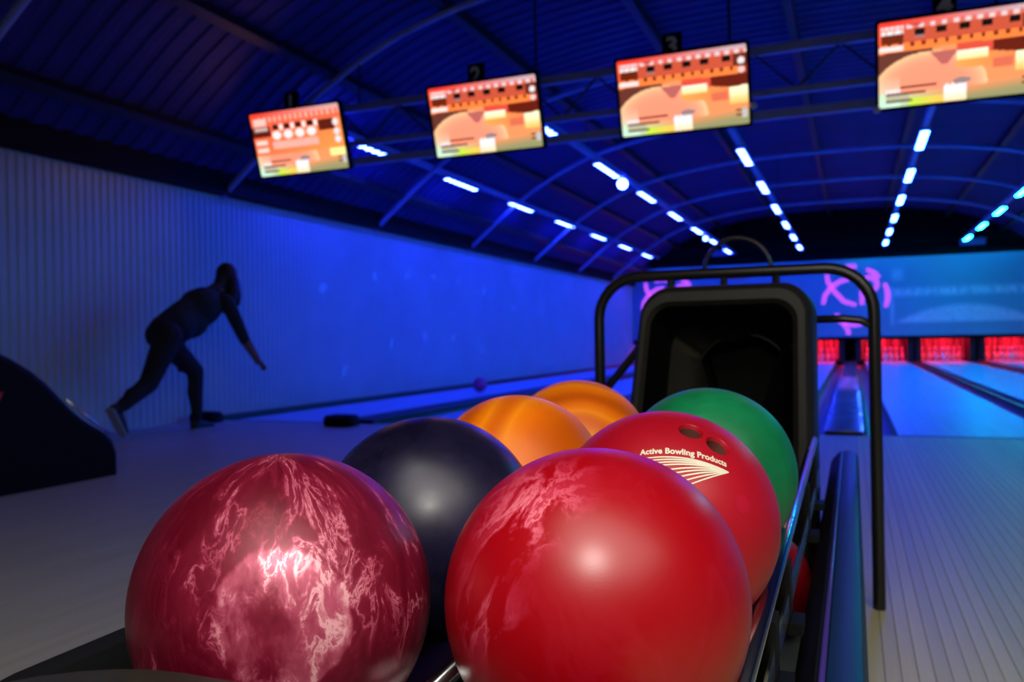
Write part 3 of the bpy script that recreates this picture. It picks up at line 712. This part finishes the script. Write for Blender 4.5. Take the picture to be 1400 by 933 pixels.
# the crimson ball has drilled finger holes, lettering and a fan mark
cc = Vector((-.1725, .812, .571))
t = thing('bowling_ball', 'crimson bowling ball with white lettering and drilled finger holes', 'bowling ball', cc, 'bowling balls on the ball return')
me = ball_mesh(u=128, v=80); bo = link('ball', me, [BM['crimson'], mat('finger_hole_wall', (.16, .05, .035), .5)], t)
for h in ((.318, -.371, .873), (.539, -.371, .756)):
    d = Vector(h).normalized(); q = d.to_track_quat('Z', 'Y')
    cm = MB().lathe([(.0098, -.045), (.0098, -.003), (.0112, .0), (.016, .006), (.016, .02)], 28).mesh('cut')
    co = bpy.data.objects.new('cutter', cm); C.objects.link(co); co.matrix_world = Matrix.Translation(cc + d * .1068) @ q.to_matrix().to_4x4()
    bpy.context.view_layer.update()
    md = bo.modifiers.new('hole', 'BOOLEAN'); md.object = co; md.operation = 'DIFFERENCE'; md.solver = 'EXACT'
    bpy.context.view_layer.update()
    nm = bpy.data.meshes.new_from_object(bo.evaluated_get(bpy.context.evaluated_depsgraph_get()))
    bo.modifiers.clear(); bo.data = nm; bpy.data.objects.remove(co)
nm = bo.data
nrm = []
for p in nm.polygons:
    sph = all(abs(nm.vertices[i].co.length - .108) < 4e-4 for i in p.vertices)
    deep = p.center.length < .1035
    p.use_smooth = True; p.material_index = 1 if (not sph and deep) else 0
    for li in p.loop_indices:
        vco = nm.vertices[nm.loops[li].vertex_index].co
        nrm.append(vco.normalized() if sph else p.normal.copy())
nm.normals_split_custom_set([tuple(x) for x in nrm])
M_print = mat('cream_print', (.72, .66, .50), .5)
# printed mark, laid in a tangent frame of the sphere
n0 = Vector((.319, -.667, .673)).normalized(); tip = Vector((.647, -.497, .578)).normalized(); le = Vector((-.014, -.731, .682)).normalized()
e1 = (tip - le); e1 = (e1 - n0 * e1.dot(n0)).normalized(); e2 = n0.cross(e1)
def on_ball(s, tt, lift=.1083): return (n0 + e1 * s / .108 + e2 * tt / .108).normalized() * lift
def sub_project(me, fn):
    bm = bmesh.new(); bm.from_mesh(me)
    bmesh.ops.triangulate(bm, faces=bm.faces)
    for _ in range(1): bmesh.ops.subdivide_edges(bm, edges=[e for e in bm.edges if e.calc_length() > .002], cuts=1)
    for v in bm.verts: v.co = fn(v.co.x, v.co.y)
    bm.to_mesh(me); bm.free(); return me
tm = text_mesh('Active Bowling Products', .0100, .00034, 4, 'CENTER', 1.02)
xs = [v.co.x for v in tm.vertices]; k = .0815 / (max(xs) - min(xs))
sub_project(tm, lambda x, y: on_ball(x * k - .0005, y * k * 1.12 + .0044 - 1.1 * (x * k) ** 2 - .02 * x * k))
link('lettering', tm, M_print, t)
fan = MB()
T = (.0425, -.0035)
for i in range(9):
    f0 = i / 8; ex, ey = -.042 + .042 * f0, -.0012 - .026 * f0
    if i < 4: ex = -.042 + .016 * f0
    mid = (lambda s: ((1 - s) * ex + s * T[0], (1 - s) * ey + s * T[1] + .0030 * math.sin(math.pi * s) * (1 - .9 * f0)))
    vs = []; nseg = 14
    for j in range(nseg + 1):
        s = j / nseg; x, y = mid(s); wd = .00062 + .00018 * (1 - abs(2 * s - 1))
        if s > .93: wd *= .6
        vs += [on_ball(x, y + wd), on_ball(x, y - wd)]
    fan.add(vs, [(2 * j, 2 * j + 1, 2 * j + 3, 2 * j + 2) for j in range(nseg)])
fan.build('fan_mark', M_print, t)
dn = Vector((.755, -.575, .314)).normalized(); da = dn.orthogonal().normalized(); db = dn.cross(da)
MB().add([dn * .1083] + [(dn + (da * math.cos(a) + db * math.sin(a)) * .075).normalized() * .1082 for a in [2 * math.pi * i / 24 for i in range(24)]],
         [(0, 1 + i, 1 + (i + 1) % 24) for i in range(24)]).build('round_plug', mat('pink_plug', (.42, .003, .022), .4), t)

# ------------------------------------------------------------------ the other ball return, dark at the left edge
b2 = thing('ball_return', 'dark rounded ball return at the left edge near the bowler', 'ball return', (0, 0, 0))
pf = [(1.2, 0), (1.2, .46), (1.3, .50), (2.2, .52), (2.45, .70), (2.62, .80), (2.80, .815), (2.94, .78), (3.09, .71), (3.20, .645), (3.29, .575), (3.37, .495), (3.44, .424), (3.51, .365), (3.583, .315), (3.67, .265), (3.725, .215), (3.755, .14), (3.755, .0)]
lp = []
for x, ins in ((-4.72, .03), (-4.70, .008), (-4.67, 0), (-4.10, 0), (-4.07, .008), (-4.05, .03)):
    lp.append([(x, y + (-ins if y > 2.4 else ins), max(0, z - ins)) for y, z in pf])
MB().loft(lp, True, True).build('body', M_black, b2, angle=30)
MB().loft([[(-4.049, 2.70, .50), (-4.049, 3.02, .535), (-4.049, 2.98, .46), (-4.049, 2.70, .42)], [(-4.044, 2.70, .50), (-4.044, 3.02, .535), (-4.044, 2.98, .46), (-4.044, 2.70, .42)]], True, True).build('red_badge', mat('red_badge', (.5, .02, .01), .5), b2)
MB().tube([(-4.06, 3.40, .47), (-4.06, 3.583, .322), (-4.06, 3.70, .245)], .008, 8).build('edge_trim', M_chrome, b2, smooth=True)

# ------------------------------------------------------------------ the bowler
def ellip(b, c, r, q=None, n=14):
    rings = []
    for i in range(1, n // 2 + 4):
        a = math.pi * i / (n // 2 + 4); rings.append([(r[0] * math.sin(a) * math.cos(2 * math.pi * k / n), r[1] * math.sin(a) * math.sin(2 * math.pi * k / n), -r[2] * math.cos(a)) for k in range(n)])
    mtx = Matrix.Translation(Vector(c)) @ (q.to_matrix().to_4x4() if q else Matrix())
    b.loft([[tuple(mtx @ Vector(p)) for p in rg] for rg in rings], True, True)
def limb(b, pts, rs, n=12):
    for i in range(len(pts) - 1):
        p, q = Vector(pts[i]), Vector(pts[i + 1])
        steps = [p.lerp(q, k / 4) for k in range(5)]; rr = [rs[i] + (rs[i + 1] - rs[i]) * k / 4 for k in range(5)]
        b.tube(steps, rr, n)
    for p, r in zip(pts, rs): ellip(b, p, (r, r, r), None, 10)
PX = -5.40
body = MB()
pel, chest, neck = (PX, 5.50, .88), (PX, 5.98, 1.13), (PX, 6.16, 1.24)
limb(body, [(PX, 5.52, .885), (PX, 5.70, .975), chest], [.135, .140, .150])
q = Vector((0, .5, .26)).to_track_quat('Z', 'X')
ellip(body, (PX, 5.92, 1.10), (.175, .19, .23), Vector((0, .48, .25)).to_track_quat('Z', 'X'))
ellip(body, (PX, 5.48, .855), (.165, .13, .13)); ellip(body, (PX, 5.64, .94), (.165, .16, .20), Vector((0, .48, .25)).to_track_quat('Z', 'X'))
ellip(body, (PX, 5.80, .985), (.165, .15, .20), Vector((0, .52, .22)).to_track_quat('Z', 'X'))
limb(body, [(PX, 5.46, .91), (PX, 5.70, 1.045), (PX, 5.96, 1.175)], [.10, .11, .11])
limb(body, [(PX - .17, 6.02, 1.17), (PX + .17, 6.06, 1.16)], [.065, .065])
limb(body, [(PX, 6.06, 1.18), (PX, 6.20, 1.30)], [.07, .052])
ellip(body, (PX, 6.285, 1.40), (.075, .098, .115), Vector((0, .28, .96)).to_track_quat('Z', 'X'))      # head
ellip(body, (PX, 6.335, 1.345), (.05, .05, .05)); ellip(body, (PX, 6.388, 1.392), (.013, .02, .02))       # jaw, nose
ellip(body, (PX + .075, 6.28, 1.395), (.012, .022, .03)); ellip(body, (PX - .075, 6.28, 1.395), (.012, .022, .03))
# front (left) leg and rear (right) leg
limb(body, [(PX - .09, 5.55, .84), (PX - .09, 5.945, .53), (PX - .09, 5.955, .10)], [.118, .076, .045])
limb(body, [(PX - .09, 5.95, .46), (PX - .09, 5.935, .34), (PX - .09, 5.95, .20)], [.066, .068, .048])
limb(body, [(PX + .08, 5.46, .84), (PX + .06, 5.255, .455), (PX + .04, 4.945, .26)], [.118, .078, .045])
limb(body, [(PX + .06, 5.21, .42), (PX + .05, 5.10, .365), (PX + .05, 5.02, .30)], [.066, .070, .050])
# throwing arm, then the far arm tucked beside the front thigh
sh, el, wr = (PX + .18, 6.07, 1.14), (PX + .19, 6.265, .825), (PX + .19, 6.455, .615)
limb(body, [sh, el, wr], [.070, .054, .033])
limb(body, [(PX - .18, 6.02, 1.13), (PX - .22, 5.93, .86), (PX - .17, 5.86, .66)], [.056, .045, .030])
def hand(b, w, fwd, upv, side):
    f = Vector(fwd).normalized(); s_ = Vector(side).normalized(); n_ = f.cross(s_).normalized(); w = Vector(w)
    ellip(b, w + f * .045, (.036, .017, .05), Matrix((s_, n_, f)).transposed().to_quaternion())
    for i, L in enumerate((.058, .068, .064, .050)):
        p0 = w + f * .080 + s_ * (-.028 + .0185 * i); p1 = p0 + f * L * .5; p2 = p1 + (f * .8 + n_ * .6) * L * .5
        limb(b, [p0, p1, p2], [.0095, .0088, .0078], 6)
    p0 = w + f * .03 - s_ * .03; limb(b, [p0, p0 + (f * .6 - s_ * .7) * .035, p0 + (f * 1.3 - s_ * .75) * .042], [.011, .010, .008], 6)
hand(body, wr, (0, .78, -.62), None, (1, 0, 0))
hand(body, (PX - .17, 5.86, .66), (0.1, -.25, -.95), None, (0, 1, 0))
src = body.build('bowler_source', None)
rm = src.modifiers.new('r', 'REMESH'); rm.mode = 'VOXEL'; rm.voxel_size = .0085
sm = src.modifiers.new('s', 'SMOOTH'); sm.factor = .5; sm.iterations = 4
bpy.context.view_layer.update()
bmesh_ = bpy.data.meshes.new_from_object(src.evaluated_get(bpy.context.evaluated_depsgraph_get())); bpy.data.objects.remove(src)
man = thing('person', 'person in dark top and trousers bending forward after releasing a ball', 'person', (0, 0, 0))
bmesh_.materials.clear()
bmesh_.name = 'body'; bo = link('body', bmesh_, [mottled('dark_teal_top', (.010, .020, .022), .85, .2, 30), mottled('dark_trousers', (.010, .008, .014), .85, .2, 30), mat('skin', (.22, .11, .075), .6)], man, smooth=True)
ax = Vector((0, .55, .30)).normalized()
for p in bmesh_.polygons:
    c = p.center; d = (c - Vector((PX, 5.60, .93))).dot(ax)
    arm_r = (c - Vector(el)).dot((Vector(wr) - Vector(el)).normalized()) if c.x > PX + .12 and c.y > 6.12 and c.z < .95 else -1
    arm_l = c.x < PX - .12 and c.z < .86 and c.z > .5 and c.y > 5.80 and c.x < PX - .145
    if arm_r > .03: p.material_index = 2
    elif arm_l and c.z < .80: p.material_index = 2
    elif c.z > 1.255 and c.y > 6.12: p.material_index = 2
    elif d < 0 or c.z < .78: p.material_index = 1 if not (arm_r > -1 and c.y > 6.12) else 0
    else: p.material_index = 0
M_hair = mat('dark_hair', (.008, .005, .005), .6)
hb = MB(); tq = Vector((0, .28, .96)).to_track_quat('Z', 'X')
ellip(hb, (PX, 6.262, 1.422), (.088, .100, .112), tq)
ellip(hb, (PX, 6.20, 1.33), (.078, .060, .12), Vector((0, .35, .9)).to_track_quat('Z', 'X'))
for sg in (1, -1):
    limb(hb, [(PX + sg * .06, 6.27, 1.38), (PX + sg * .085, 6.25, 1.26), (PX + sg * .09, 6.23, 1.15)], [.055, .06, .04])
    limb(hb, [(PX + sg * .06, 6.33, 1.36), (PX + sg * .085, 6.32, 1.24), (PX + sg * .09, 6.32, 1.14)], [.03, .035, .018])
limb(hb, [(PX, 6.18, 1.30), (PX, 6.08, 1.27), (PX, 5.98, 1.255)], [.06, .045, .02])
ho_ = hb.build('hair', None)
rm = ho_.modifiers.new('r', 'REMESH'); rm.mode = 'VOXEL'; rm.voxel_size = .012
bpy.context.view_layer.update()
hm = bpy.data.meshes.new_from_object(ho_.evaluated_get(bpy.context.evaluated_depsgraph_get())); bpy.data.objects.remove(ho_); hm.materials.clear()
link('hair', hm, M_hair, man, smooth=True)
M_shoe = mat('dark_shoe', (.012, .01, .01), .45); M_sole = mat('pale_sole', (.30, .32, .36), .5)
def shoe(mtx):
    lp = []
    for (y, hw, h) in ((-.075, .020, .04), (-.065, .032, .075), (-.02, .036, .085), (.05, .038, .065), (.12, .045, .045), (.17, .040, .038), (.195, .022, .025)):
        lp.append([tuple(mtx @ Vector((x, y, z + .012))) for x, z in rrect(-hw, hw, 0, h, [.008, .015, .015, .008], 3)])
    s_ = MB().loft(lp, True, True).build('shoe', M_shoe, man, smooth=True)
    so = rrect(-.044, .044, -.078, .20, [.03, .035, .035, .03], 5)
    MB().loft([[tuple(mtx @ Vector((x, y, 0))) for x, y in so], [tuple(mtx @ Vector((x, y, .014))) for x, y in so]], True, True).build('sole', M_sole, s_)
shoe(Matrix.Translation((PX - .09, 5.965, 0.0)))
shoe(Matrix.Translation((PX + .04, 4.905, .215)) @ Matrix.Rotation(math.radians(-60), 4, 'X'))
